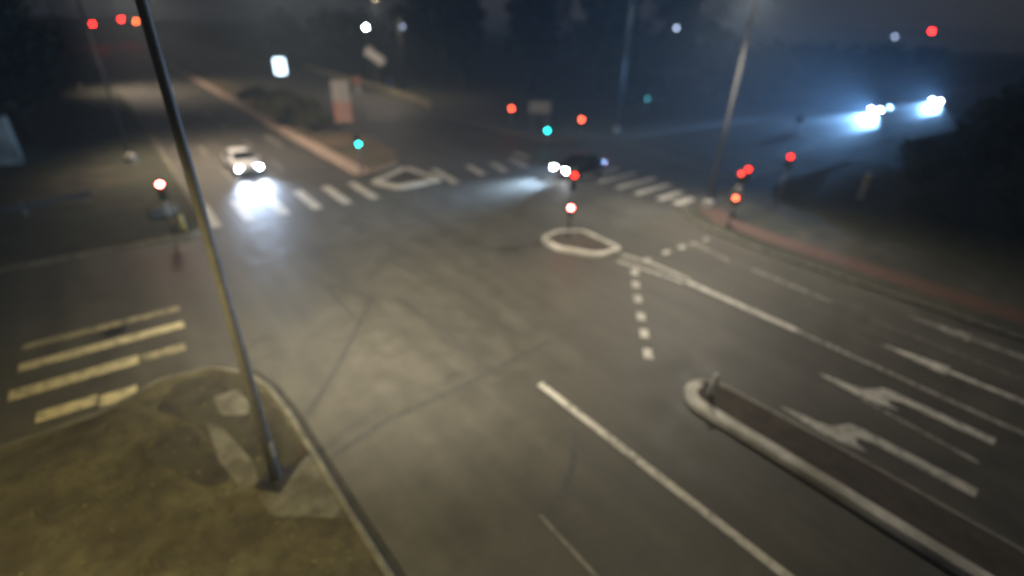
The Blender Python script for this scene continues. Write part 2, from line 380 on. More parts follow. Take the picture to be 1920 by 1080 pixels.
seam_shade([(13.3, 17.0), (14.6, 16.9), (16.1, 17.0)], 0.16); seam_shade([(10.6, 10.35), (10.9, 13.4), (10.4, 16.2)], 0.06); seam_shade([(3.0, 22.5), (8.0, 22.9), (13.0, 23.4)], 0.07)  # first line paints the shadow of the triangular island
near_kerb = [(2.2, -30), (2.14, 3.0), (2.10, 6.0), (2.03, 8.2), (1.98, 10.2), (1.94, 12.0), (1.80, 13.45), (1.46, 14.65), (0.60, 15.6), (-0.8, 15.85), (-1.6, 15.45), (-2.4, 15.1), (-8, 15.0), (-60, 15.0)]
MB().strip(offset(near_kerb, -0.11)[:10], 0.22, 0.0035).build('kerb_shadow', M['kerb_shadow'], road)

# pavements
pn = paved('pavement', near_kerb, [(-60, -30)], 0.14, 0.16, M['pave'], M['kerbdull']); tag(pn, kind='structure')
soil1 = round_poly([(-1.1, 14.25), (-0.35, 15.35), (0.75, 15.0), (1.42, 13.6), (1.68, 12.0), (1.72, 10.6), (1.5, 10.0), (0.6, 9.9), (0.15, 10.7), (-0.2, 12.6), (-0.6, 13.6)], 0.25)
MB().sheet(soil1, 0.145).build('soil_bed', M['soil'], pn)
MB().sheet(round_poly([(-1.6, 12.6), (-0.45, 13.2), (0.0, 11.4), (0.05, 10.3), (-0.5, 10.5), (-0.9, 11.4)], 0.3), 0.1452).build('soil_bed', M['soil'], pn)
MB().sheet(round_poly([(0.30, 13.9), (0.95, 13.9), (1.1, 13.0), (0.95, 12.5), (0.35, 12.9)], 0.15), 0.149).build('concrete_patch', M['concrete'], pn)
MB().sheet(round_poly([(-0.05, 12.9), (0.3, 12.3), (0.62, 10.6), (0.55, 9.9), (0.2, 9.9), (-0.05, 11.2)], 0.12), 0.149).build('concrete_patch', M['concrete'], pn)
MB().sheet(round_poly([(0.42, 9.55), (1.3, 9.75), (1.80, 10.1), (1.85, 7.7), (1.25, 8.2), (0.55, 8.75)], 0.12), 0.149).build('concrete_patch', M['concrete'], pn)

pl = paved('pavement', round_poly([(-90, 28.35), (2.75, 28.15), (3.05, 32), (3.2, 44), (3.4, 140)], [0, 1.4, 0, 0, 0]), [(-90, 140)], 0.13, 0.30, M['scrub'], M['kerbdull']); tag(pl, kind='structure')
pr = paved('pavement', round_poly([(25.3, -60), (25.35, 11.8), (26.9, 16.6), (40, 17.6), (320, 17.6)], [0, 2.0, 3.5, 0, 0])[::-1], [(31.4, -60), (32.4, 8), (34.0, 12.0), (35.2, 14.0), (38, 15.2), (42, 15.6), (320, 15.8)], 0.13, 0.2, M['verge'], M['kerbdull']); tag(pr, kind='structure')
MB().strip([(27.6, -40), (27.55, 0), (27.45, 10), (27.8, 13.4), (29.3, 15.4)], 1.5, 0.135).build('red_path', M['redpave'], pr)
pf = paved('pavement', round_poly([(320, 33.6), (38.5, 33.6), (34.3, 38), (33.8, 59), (37.5, 84), (38.8, 126), (39, 300)], [0, 3, 3, 0, 0, 0, 0])[::-1], [(320, 37), (45, 37), (38.5, 42), (37.5, 59), (41, 84), (42, 126), (43, 300)], 0.13, 0.2, M['pave2'], M['kerbdull']); tag(pf, kind='structure')

# traffic islands
ti = kerbed('traffic_island', round_poly([(16.55, 17.65), (18.1, 18.0), (19.4, 17.2), (19.25, 14.15), (17.6, 14.2), (16.35, 16.2)], [0.4, 0.3, 0.35, 0.25, 0.5, 0.5]), 0.17, 0.26, M['infill'], M['kerbwhite'])
tag(ti, 'small triangular traffic island with white kerb and brown paving in mid junction', 'traffic island')
nose = [(12.42 + 0.84*math.cos(math.pi*(1.0 - k/10)), 4.95 + 0.84*math.sin(math.pi*(1.0 - k/10))) for k in range(11)]
tm = kerbed('traffic_island', [(11.70, -30), (11.62, 2.0)] + nose + [(13.4, 2.0), (13.3, -30)], 0.17, 0.15, M['infill'], M['kerbwhite'])
left_edge = offset([(11.70, -30), (11.62, 2.0)] + nose[:7], -0.2)
MB().strip(left_edge, 0.34, 0.1865).build('lit_edge', M['kerbwhite'], tm)  # broad white strip paints in the lamplit left side
MB().strip(offset(nose[7:] + [(13.4, 2.0), (13.3, -30)], -0.085), 0.11, 0.1865).build('shaded_edge', M['kerb'], tm)  # duller strip paints in the less lit right side
tag(tm, 'long narrow median with rounded white nose beside the left turn lanes', 'traffic island')
# the far median: a tan kerb round bare earth, and the kerbed refuge box at its nose
fm = kerbed('traffic_island', round_poly([(13.3, 33.9), (17.9, 35.9), (19.4, 40), (19.5, 60), (18.5, 150), (15.4, 150), (13.5, 60)], [0.6, 0.8, 0, 0, 0, 0, 0]), 0.15, 0.22, M['dirt'], M['dirtkerb'])
MB().strip([(14.0, 34.3), (14.05, 60), (15.9, 150)], 1.35, 0.172).build('edge_strip', M['kerbpink'], fm); MB().strip([(14.65, 34.35), (17.6, 35.9)], 0.5, 0.176).build('edge_strip', M['kerb'], fm)
tag(fm, 'wide earth median with tan kerb and bushes on the far road', 'traffic island')
rf = kerbed('traffic_island', round_poly([(13.5, 32.3), (17.7, 34.9), (18.2, 30.1), (14.5, 29.9)], [0.4, 0.3, 0.4, 0.5]), 0.15, 0.56, M['infill'], M['kerbwhite'])
tag(rf, 'box shaped pedestrian refuge with broad white kerb between the two crossings', 'traffic island')

mh = MB(); mh.tube([(-1.71, 19.94, 0.0045), (-1.71, 19.94, 0.012)], [0.36, 0.36], 24)
tag(mh.build('manhole_cover', M['black']), 'dark round manhole cover beside the worn crossing bars on the left', 'manhole cover')

# dry grass and leaf litter on the trodden corner: nobody could count it
rg_ = random.Random(4); dg = MB(); dg.keep = True
def on_soil(x, y): return 9.9 < y < 15.2 and -1.0 < x < 1.7
for _ in range(520):
    cx_, cy_ = rg_.uniform(-13, 1.6), rg_.uniform(4, 14.6)
    if on_soil(cx_, cy_) and rg_.random() < 0.6: continue
    for _k in range(rg_.randint(6, 16)):
        x, y = cx_ + rg_.gauss(0, .16), cy_ + rg_.gauss(0, .16)
        if x > 1.7 or y > 14.7: continue
        a = rg_.uniform(0, 6.28); h = rg_.uniform(.03, .13); w2 = .012; l = Vector((math.cos(a), math.sin(a), 0)); t2 = Vector((rg_.gauss(0, .05), rg_.gauss(0, .05), h)); b0 = Vector((x, y, .141))
        dg.add([b0 - l*w2, b0 + l*w2, b0 + t2], [(0, 1, 2)])
for _ in range(700):
    x, y = rg_.uniform(-13, 1.7), rg_.uniform(4, 14.7); a = Vector((rg_.uniform(-1, 1), rg_.uniform(-1, 1), 0)).normalized()*rg_.uniform(.03, .07); b2 = Vector((-a.y, a.x, rg_.uniform(-.2, .3)*a.length))*.6; p = Vector((x, y, .16))
    dg.add([p-a, p+b2, p+a, p-b2], [(0, 1, 2, 3)])
tag(dg.build('dry_grass', M['straw']), kind='stuff')

# ------------------------------------------------------------------ street lamps
def light(name, loc, power, color, parent=None, spot=160, blend=0.8, size=0.25, target=None):
    l = bpy.data.lights.new(name, 'SPOT'); l.energy = power; l.color = color; l.spot_size = R(spot); l.spot_blend = blend; l.shadow_soft_size = size
    o = bpy.data.objects.new(name, l); col.objects.link(o)
    if parent: o.parent = parent
    o.location = loc
    if target is not None: o.rotation_euler = (Vector(target) - Vector(loc)).to_track_quat('-Z', 'Y').to_euler()
    return o

def street_lamp(loc, h, arm, arm_dir, label, r0=0.13, r1=0.07, led='ledwarm', base='dark', power=0, color=(1, 1, 1), head_z=0.35, target=None, spot=160, mat='pole'):
    t = thing('street_lamp', loc, arm_dir, label, 'street lamp', 'street lamps around the junction')
    p = MB(); p.tube([(0, 0, 0), (0, 0, h*0.5), (0, 0, h)], [r0, (r0+r1)/2, r1], 14); p.build('pole', M[mat], t, True)
    if base == 'dark':
        b = MB(); b.box((0, 0, 0.03), (0.72, 0.62, 0.06)); b.build('base_plate', M['black'], t)
        for sx in (-1, 1):
            for sy in (-1, 1):
                MB().tube([(sx*0.24, sy*0.2, 0.06), (sx*0.24, sy*0.2, 0.13)], [0.03, 0.03], 6).build('bolt', M['dark'], t)
    else:
        MB().tube([(0, 0, 0), (0, 0, 0.5), (0, 0, 0.62)], [0.36, 0.34, 0.16], 16).build('base_sleeve', M['backing'], t, False)
    d = MB(); d.box((0, -r0*0.98, 1.0), (0.10, 0.03, 0.42)); d.build('access_door', M[mat], t)
    a = MB(); a.tube([(0, 0, h-0.1), (arm*0.25, 0, h+head_z*0.7), (arm, 0, h+head_z)], [0.055, 0.05, 0.045], 10); a.build('arm', M[mat], t, True)
    hd = MB(); hd.box((arm+0.3, 0, h+head_z), (0.85, 0.32, 0.11)); ho = hd.build('lamp_head', M['dark'], t, bevel=0.03)
    le = MB(); le.box((arm+0.36, 0, h+head_z-0.062), (0.55, 0.24, 0.012)); le.build('led_panel', M[led], ho)
    if power:
        tl = target or (arm+0.36, 0, 0)
        light('lamp_light', (arm+0.36, 0, h+head_z-0.12), power, color, t, spot, 0.9, 0.2, tl)
    return t

WARM, NEUT, COOL, AMBER = (1.0, 0.80, 0.31), (1.0, 0.90, 0.70), (0.62, 0.82, 1.0), (1.0, 0.81, 0.62)
street_lamp((0.92, 9.78, 0.149), 11.3, 2.6, R(42), 'grey street lamp pole rising from a dark base plate on the near left corner', 0.125, 0.068, power=18500, color=NEUT, target=(13.0, 0, 0), spot=124)
street_lamp((29.0, 15.3, 0.133), 12.2, 1.8, R(205), 'grey street lamp pole with pale base sleeve on the right hand corner', 0.14, 0.085, mat='greypole', base='sleeve', power=13500, color=(1.0, 0.90, 0.74), target=(9, 0, 0), spot=142)
street_lamp((45.0, 36.6, 0.133), 14.0, 2.2, R(200), 'dim grey street lamp pole on the far corner in front of the dark trees', 0.17, 0.11, led='ledcool', base='sleeve', power=1600, color=COOL, mat='dark')
street_lamp((37.6, 73.0, 0.133), 12.5, 3.0, R(180), 'distant street lamp pole behind the low wall of the far road', 0.16, 0.10, base='sleeve', power=6500, color=AMBER, spot=150, mat='dark')
street_lamp((0.9, 46.5, 0.133), 12.6, 2.2, R(-20), 'thin grey street lamp pole on the left pavement of the far road', 0.09, 0.06, base='sleeve', power=21000, color=AMBER, mat='dark', spot=136, target=(10.0, 0, 0))
street_lamp((-1.2, 96.0, 0.133), 14.5, 2.2, R(-10), 'added distant street lamp on a dark pole, lighting the far left road', 0.10, 0.07, base='sleeve', power=26000, color=AMBER, mat='dark', spot=120, target=(15.0, 0, 0))  # added lamp, put in to brighten the far stretch of road
street_lamp((-7.2, 6.6, 0.145), 9.6, 0.8, R(50), 'street lamp on the near left pavement', 0.12, 0.08, power=4700, color=WARM, target=(9.0, 0, 0), spot=100)
# mast that carries the camera, with its own lamp head
street_lamp((-2.6, -1.5, 0.145), 11.0, 1.2, R(60), 'street lamp mast at the near kerb', 0.14, 0.09, power=6500, color=(1.0, 0.86, 0.52), target=(8, 0, 0), spot=92)

# ------------------------------------------------------------------ traffic signals
LENS = {'r': 'red', 'R': 'red_hot', 'o': 'red_orange', 'd': 'red_dim', 'g': 'green', 't': 'teal_dim'}
def signal_head(parent, z, lit, n=3, yaw=0, fwd=0.16, side=0.0, board=False, rad=0.10):
    """housing with n round lenses and visors, facing local -Y turned by yaw; lit = (index from top, kind)"""
    Mx = Matrix.Translation((0, 0, 0)) @ Matrix.Rotation(yaw, 4, 'Z')
    pitch = rad*2.7; hgt = pitch*n + 0.06
    h = MB(); h.box((side, -fwd, z), (rad*2.9, 0.17, hgt))
    h.v = [tuple(Mx @ Vector(p)) for p in h.v]; ho = h.build('signal_head', M['black'], parent, bevel=0.02)
    br = MB(); br.box((side/2, -fwd/2, z), (0.05 + abs(side), max(0.03, fwd - 0.1), 0.05)); br.v = [tuple(Mx @ Vector(p)) for p in br.v]; br.build('bracket', M['dark'], parent)
    if board:
        b = MB(); b.box((side, -fwd+0.10, z), (rad*6.2, 0.02, hgt+0.5)); b.v = [tuple(Mx @ Vector(p)) for p in b.v]; b.build('backboard', M['backing'], parent)
    for i in range(n):
        zz = z + pitch*((n-1)/2 - i)
        off = (['lens_red_off', 'lens_amber_off', 'lens_green_off'] if n == 3 else ['lens_red_off', 'lens_green_off'])[i]
        m = LENS[lit[1]] if lit and lit[0] == i else off
        l = MB(); k = 18
        vs = [(side, -fwd-0.128, zz)] + [(side+rad*0.55*math.cos(2*math.pi*j/k), -fwd-0.118, zz+rad*0.55*math.sin(2*math.pi*j/k)) for j in range(k)] + [(side+rad*math.cos(2*math.pi*j/k), -fwd-0.09, zz+rad*math.sin(2*math.pi*j/k)) for j in range(k)]
        fs = [(0, 1+j, 1+(j+1) % k) for j in range(k)] + [(1+j, 1+k+j, 1+k+(j+1) % k, 1+(j+1) % k) for j in range(k)]
        l.add(vs, fs); l.v = [tuple(Mx @ Vector(p)) for p in l.v]; l.build('lens', M[m], ho, True)
        v = MB(); arc = [math.pi*(-0.08 + 1.16*j/12) for j in range(13)]
        vs = [(side+rad*1.12*math.cos(a), -fwd-0.085, zz+rad*1.12*math.sin(a)) for a in arc] + [(side+rad*1.12*math.cos(a), -fwd-0.085-rad*(0.35+0.9*max(0, math.sin(a))), zz+rad*1.12*math.sin(a)-0.01) for a in arc]
        v.add(vs, [(j, j+1, 14+j, 13+j) for j in range(12)]); v.v = [tuple(Mx @ Vector(p)) for p in v.v]; v.build('visor', M['black'], ho)
    return ho

def signal(loc, h, heads, label, rz=0, r=0.055, mat='pole'):
    t = thing('traffic_signal', loc, rz, label, 'traffic light', 'traffic lights at the junction')
    MB().tube([(0, 0, 0), (0, 0, h)], [r, r*0.9], 12).build('pole', M[mat], t, True)
    MB().tube([(0, 0, 0), (0, 0, 0.10), (0, 0, 0.28)], [0.13, 0.12, r*1.3], 12).build('base', M['dark'], t, True)
    MB().tube([(0, 0, h-0.01), (0, 0, h+0.05)], [r*1.05, r*0.5], 12).build('cap', M['dark'], t, True)
    for a in heads: signal_head(t, **a)
    return t
Z = 0.14
signal((1.36, 29.15, Z), 2.75, [dict(z=2.22, lit=(0, 'R'), n=3, yaw=R(-3), rad=0.12)], 'traffic light showing bright red on the far left corner behind the tall lamp pole')
signal((14.05, 34.9, Z), 3.1, [dict(z=2.42, lit=(2, 'g'), n=3, yaw=R(-20), rad=0.11), dict(z=2.35, lit=None, n=3, yaw=R(-150), rad=0.11)], 'traffic light showing green on the far median beyond the white refuge')
signal((35.2, 43.4, Z), 2.6, [dict(z=2.0, lit=(0, 'o'), n=2, yaw=R(-38), rad=0.13)], 'traffic light showing red on the far corner, left of the grey board')
signal((32.95, 35.1, 0.0), 2.5, [dict(z=1.72, lit=(1, 'g'), n=2, yaw=R(-38), rad=0.13)], 'traffic light showing green just below the grey board on the far corner')
signal((36.3, 33.9, Z), 2.7, [dict(z=1.98, lit=(0, 'o'), n=3, yaw=R(-45), rad=0.13)], 'traffic light showing orange red on the far corner behind the dark car')
signal((18.0, 16.95, 0.16), 3.75, [dict(z=3.12, lit=(0, 'r'), n=3, yaw=R(-42), rad=0.11), dict(z=1.56, lit=(0, 'R'), n=2, yaw=R(-48), rad=0.11)], 'traffic light on the small triangular island with two reds, one above the other', mat='dark')
signal((28.75, 13.35, Z), 3.3, [dict(z=2.80, lit=(0, 'r'), n=3, yaw=R(-62), rad=0.11, side=0.12), dict(z=2.50, lit=(0, 'd'), n=3, yaw=R(-62), rad=0.11, side=-0.20)], 'traffic light with two overlapping reds beside the right hand lamp pole')
signal((33.6, 13.0, Z), 3.5, [dict(z=3.0, lit=(0, 'r'), n=3, yaw=R(-66), rad=0.11)], 'traffic light showing a single red farthest to the right, beyond the lamp pole')
signal((27.1, 12.75, Z), 2.5, [dict(z=1.67, lit=(0, 'o'), n=2, yaw=R(-62), rad=0.10, board=True)], 'low traffic light with pale backboard and orange red lamp below the two overlapping reds')
signal((58.0, 42.5, 0.6), 3.0, [dict(z=1.85, lit=(1, 't'), n=2, yaw=R(-52), rad=0.13)], 'distant dim teal traffic light in front of the dark trees')
# far lights down the roads, each on a mast
def far_light(loc, h, m, rad, label, name='signal_mast', cat='signal mast', arm=0.0):
    t = thing(name, loc, -math.atan2(loc[0], loc[1]), label, cat)
    MB().tube([(0, 0, 0), (0, 0, h+0.3)], [0.10, 0.07], 8).build('pole', M['dark'], t, True)
    bx = MB(); bx.box((0, -0.05, h-rad*0.2), (rad*2.6, 0.3, rad*4.0)); ho = bx.build('housing', M['black'], t, bevel=0.03)
    l = MB(); k = 14; d = Vector((-loc[0], -loc[1], 10-h)).normalized()
    ring = [(rad*math.cos(2*math.pi*j/k), -0.22, h+rad*math.sin(2*math.pi*j/k)) for j in range(k)]
    l.add([(0, -0.30, h)] + ring, [(0, 1+j, 1+(j+1) % k) for j in range(k)]); l.build('lens', M[m], ho, True)
    return t
far_light((6.4, 236, 0), 6.5, 'farred', 0.34, 'distant red signal on the road at upper left, lowest and leftmost of three')
far_light((16.7, 266, 0), 8.0, 'farred', 0.38, 'distant pinkish red signal on the road at upper left, middle of three')
far_light((20.7, 258, 0), 7.5, 'farorange', 0.30, 'distant orange signal on the road at upper left, rightmost of three')
far_light((40.6, 91.5, 0), 9.3, 'farlamp', 0.2, 'distant small white lamp above the trees left of centre', 'yard_lamp', 'lamp')
far_light((47.5, 91.0, 0), 9.6, 'farlampdim', 0.18, 'distant dim grey lamp beside the thin pole left of centre', 'yard_lamp', 'lamp')
far_light((64.0, 44.0, 0), 10.8, 'farlampdim', 0.2, 'distant dim bluish lamp above the trees left of the tall right hand pole', 'yard_lamp', 'lamp')
far_light((215, 62, 0), 11.9, 'farlampdim', 0.42, 'distant dim grey lamp on the dark ridge left of the red beacon', 'yard_lamp', 'lamp')
far_light((205, 50, 0), 13.6, 'farred', 0.34, 'red beacon above the dark ridge at upper right', 'beacon_mast', 'beacon')

# ------------------------------------------------------------------ signs, posts and walls
t = thing('lit_sign', (18.2, 66.4, 0.15), R(-10), 'bright white lit sign box on a post on the far median', 'lit sign')
MB().tube([(0, 0, 0), (0, 0, 4.2)], [0.07, 0.06], 10).build('post', M['pole'], t, True)
f = MB(); f.box((0, 0, 4.95), (1.30, 0.22, 1.85)); fr = f.build('frame', M['dark'], t, bevel=0.02)
p = MB(); p.box((0, -0.116, 4.95), (1.16, 0.012, 1.70)); p.build('lit_panel', M['panel'], fr)

t = thing('direction_sign', (19.1, 50.4, 0.1), R(-18), 'tall stack of white and salmon direction plates on two posts on the median', 'road sign')
for s in (-1, 1): MB().tube([(s*0.65, 0.06, 0), (s*0.65, 0.06, 4.9)], [0.05, 0.05], 8).build('post', M['pole'], t, True)
for k in range(6):
    b = MB(); b.box((0, -0.02, 1.25 + 0.66*k), (1.7, 0.05, 0.6)); b.build('sign_plate', M['signpink' if k < 3 else 'signwhite'], t, bevel=0.01)
    if k < 3:
        a = MB(); a.box((0.1, -0.048, 1.25+0.66*k), (1.2, 0.006, 0.2)); a.build('plate_stripe', M['signwhite'], t)

t = thing('road_sign', (23.2, 56.0, 0.0), R(-25), 'small white and red road sign on a post right of the stacked plates', 'road sign')
MB().tube([(0, 0, 0), (0, 0, 4.7)], [0.05, 0.05], 8).build('post', M['pole'], t, True)
b = MB(); b.tube([(0, -0.07, 4.3), (0, -0.05, 4.3)], [0.5, 0.5], 20); b.build('sign_plate', M['signpink'], t)
b = MB(); b.box((0, -0.06, 3.35), (0.75, 0.03, 0.9)); b.build('sign_plate', M['signwhite'], t)
t = thing('road_sign', (35.2, 72.5, 0.13), R(-25), 'small blue road sign at the end of the low wall', 'road sign')
MB().tube([(0, 0, 0), (0, 0, 2.6)], [0.05, 0.05], 8).build('post', M['pole'], t, True)
b = MB(); b.box((0, -0.07, 2.1), (1.0, 0.03, 1.0)); b.build('sign_plate', M['signblue'], t, bevel=0.01)
t = thing('tilted_panel', (37.5, 82, 0.0), R(-30), 'pale tilted panel on a post above the low wall of the far road', 'panel')
MB().tube([(0, 0.05, 0), (0, 0.05, 5.0)], [0.08, 0.07], 8).build('post', M['pole'], t, True)
b = MB(); b.box((0, -0.12, 5.2), (3.3, 0.08, 1.3), mat=Matrix.Rotation(R(36), 4, 'Y') @ Matrix.Rotation(R(-20), 4, 'X')); b.build('panel', M['panelgrey'], t)
t = thing('road_sign', (37.2, 41.0, Z), R(-40), 'grey back to front sign board on two posts at the far corner', 'road sign')
for s in (-1, 1): MB().tube([(s*0.7, 0.08, 0), (s*0.7, 0.08, 3.1)], [0.05, 0.05], 8).build('post', M['pole'], t, True)
b = MB(); b.box((0, 0, 2.45), (2.3, 0.05, 1.2)); b.build('sign_plate', M['backing'], t, bevel=0.01)

# low wall along the right of the far road
pts = [(35.0, 60.5), (36.0, 66), (38.4, 84), (39.8, 126)]
w_ = MB(); l_, r_ = offset(pts, 0.16), offset(pts, -0.16); n = len(pts)
for i in range(n-1): w_.prism([r_[i], r_[i+1], l_[i+1], l_[i]], 0.1, 0.82)
lw = w_.build('low_wall', M['barrier']); tag(lw, 'long low pale concrete wall along the right edge of the far road', 'wall')
cp = MB(); l_, r_ = offset(pts, 0.22), offset(pts, -0.22)
for i in range(n-1): cp.prism([r_[i], r_[i+1], l_[i+1], l_[i]], 0.823, 0.90)
cp.build('coping', M['barrier'], lw)

t = thing('bollard', (12.45, 5.05, 0.16), R(-30), 'small pale post standing on the rounded nose of the long median', 'bollard')
MB().tube([(0, 0, 0), (0, 0, 0.72), (0, 0, 0.78)], [0.085, 0.08, 0.05], 12).build('post', M['panelgrey'], t, True)
b = MB(); b.box((0, -0.085, 0.62), (0.17, 0.02, 0.24)); b.build('reflector', M['panelgrey'], t)
b = MB(); b.tube([(0, 0, 0), (0, 0, 0.05)], [0.14, 0.13], 12); b.build('foot', M['dark'], t)
t = thing('marker_post', (40.3, 10.2, 0.2), R(-60), 'grey marker post with yellowish top on the dark verge at right', 'marker post')
MB().tube([(0, 0, 0), (0, 0, 1.15)], [0.17, 0.16], 12).build('post', M['backing'], t, True)
MB().tube([(0, 0, 1.15), (0, 0, 1.7), (0, 0, 1.8)], [0.19, 0.19, 0.08], 12).build('top_band', M['yellow'], t, True)
t = thing('bollard', (63.5, 24.8, 0.0), R(-60), 'dark keep right post standing in the headlight glow of the right hand road', 'bollard')
MB().tube([(0, 0, 0), (0, 0, 2.0)], [0.12, 0.11], 10).build('post', M['dark'], t, True)
b = MB(); b.tube([(0, -0.13, 1.75), (0, -0.10, 1.75)], [0.42, 0.42], 20); b.build('sign_disc', M['dark'], t)
b = MB(); b.tube([(0, 0, 0), (0, 0, 0.14)], [0.7, 0.66], 18); b.build('foot', M['kerb'], t)
# concrete blocks and posts at the far left corner
b = MB(); b.box((1.3, 32.2, 0.38), (1.35, 0.5, 0.5), rz=R(12)); tag(b.build('concrete_block', M['concrete'], bevel=0.03), 'pale concrete block lying on the far left corner behind the red light', 'concrete block')
t = thing('bollard', (1.75, 29.0, Z), 0, 'short yellow bollard beside the red traffic light on the far left corner', 'bollard')
MB().tube([(0, 0, 0), (0, 0, 0.75), (0, 0, 0.8)], [0.13, 0.13, 0.08], 12).build('post', M['yellow'], t, True)
MB().tube([(0, 0, 0.5), (0, 0, 0.6)], [0.133, 0.133], 12).build('band', M['black'], t, True)
# pale kiosk seen at the very left
t = thing('kiosk', (-7.9, 51.0, 0.1), R(4), 'pale rendered kiosk at the left edge half hidden by trees', 'kiosk')
b = MB(); b.box((0, 0, 1.7), (5.0, 4.0, 3.4)); b.build('wall', M['wall'], t)
b = MB(); b.box((0, 0, 3.48), (5.4, 4.4, 0.16)); b.build('roof', M['dark'], t)
b = MB(); b.box((0.4, -2.03, 1.05), (0.9, 0.06, 2.1)); b.build('door', M['dark'], t)
b = MB(); b.box((-1.4, -2.03, 1.9), (1.3, 0.06, 0.9)); b.build('window', M['glass'], t)
# guard rail behind the left arm
t = thing('guard_rail', (0, 0, 0), 0, 'low steel guard rail behind the pavement of the left arm', 'guard rail')
pts = [(-1.6, 36.6), (-5, 35.4), (-12, 34.3), (-40, 34.0)]
g = MB()
for i in range(3):
    a, b_ = Vector((*pts[i], 0)), Vector((*pts[i+1], 0)); d = (b_-a); L_ = d.length
    for zz, hh in ((0.62, 0.10), (0.74, 0.06), (0.50, 0.06)): g.box(((a+b_)/2 + Vector((0, 0, zz+0.1))), (L_, 0.05 if zz == 0.62 else 0.08, hh), rz=math.atan2(d.y, d.x))
g.build('rail', M['dark'], t)
for k in range(10):
    x = -2 - 2.6*k; y = 36.55 + 0.3*(x+1.6) if x > -5 else 35.5 + 0.16*(x+5) if x > -12 else 34.42
    q = MB(); q.box((x, y+0.1, 0.5), (0.10, 0.08, 0.95)); q.build('post', M['pole'], t)

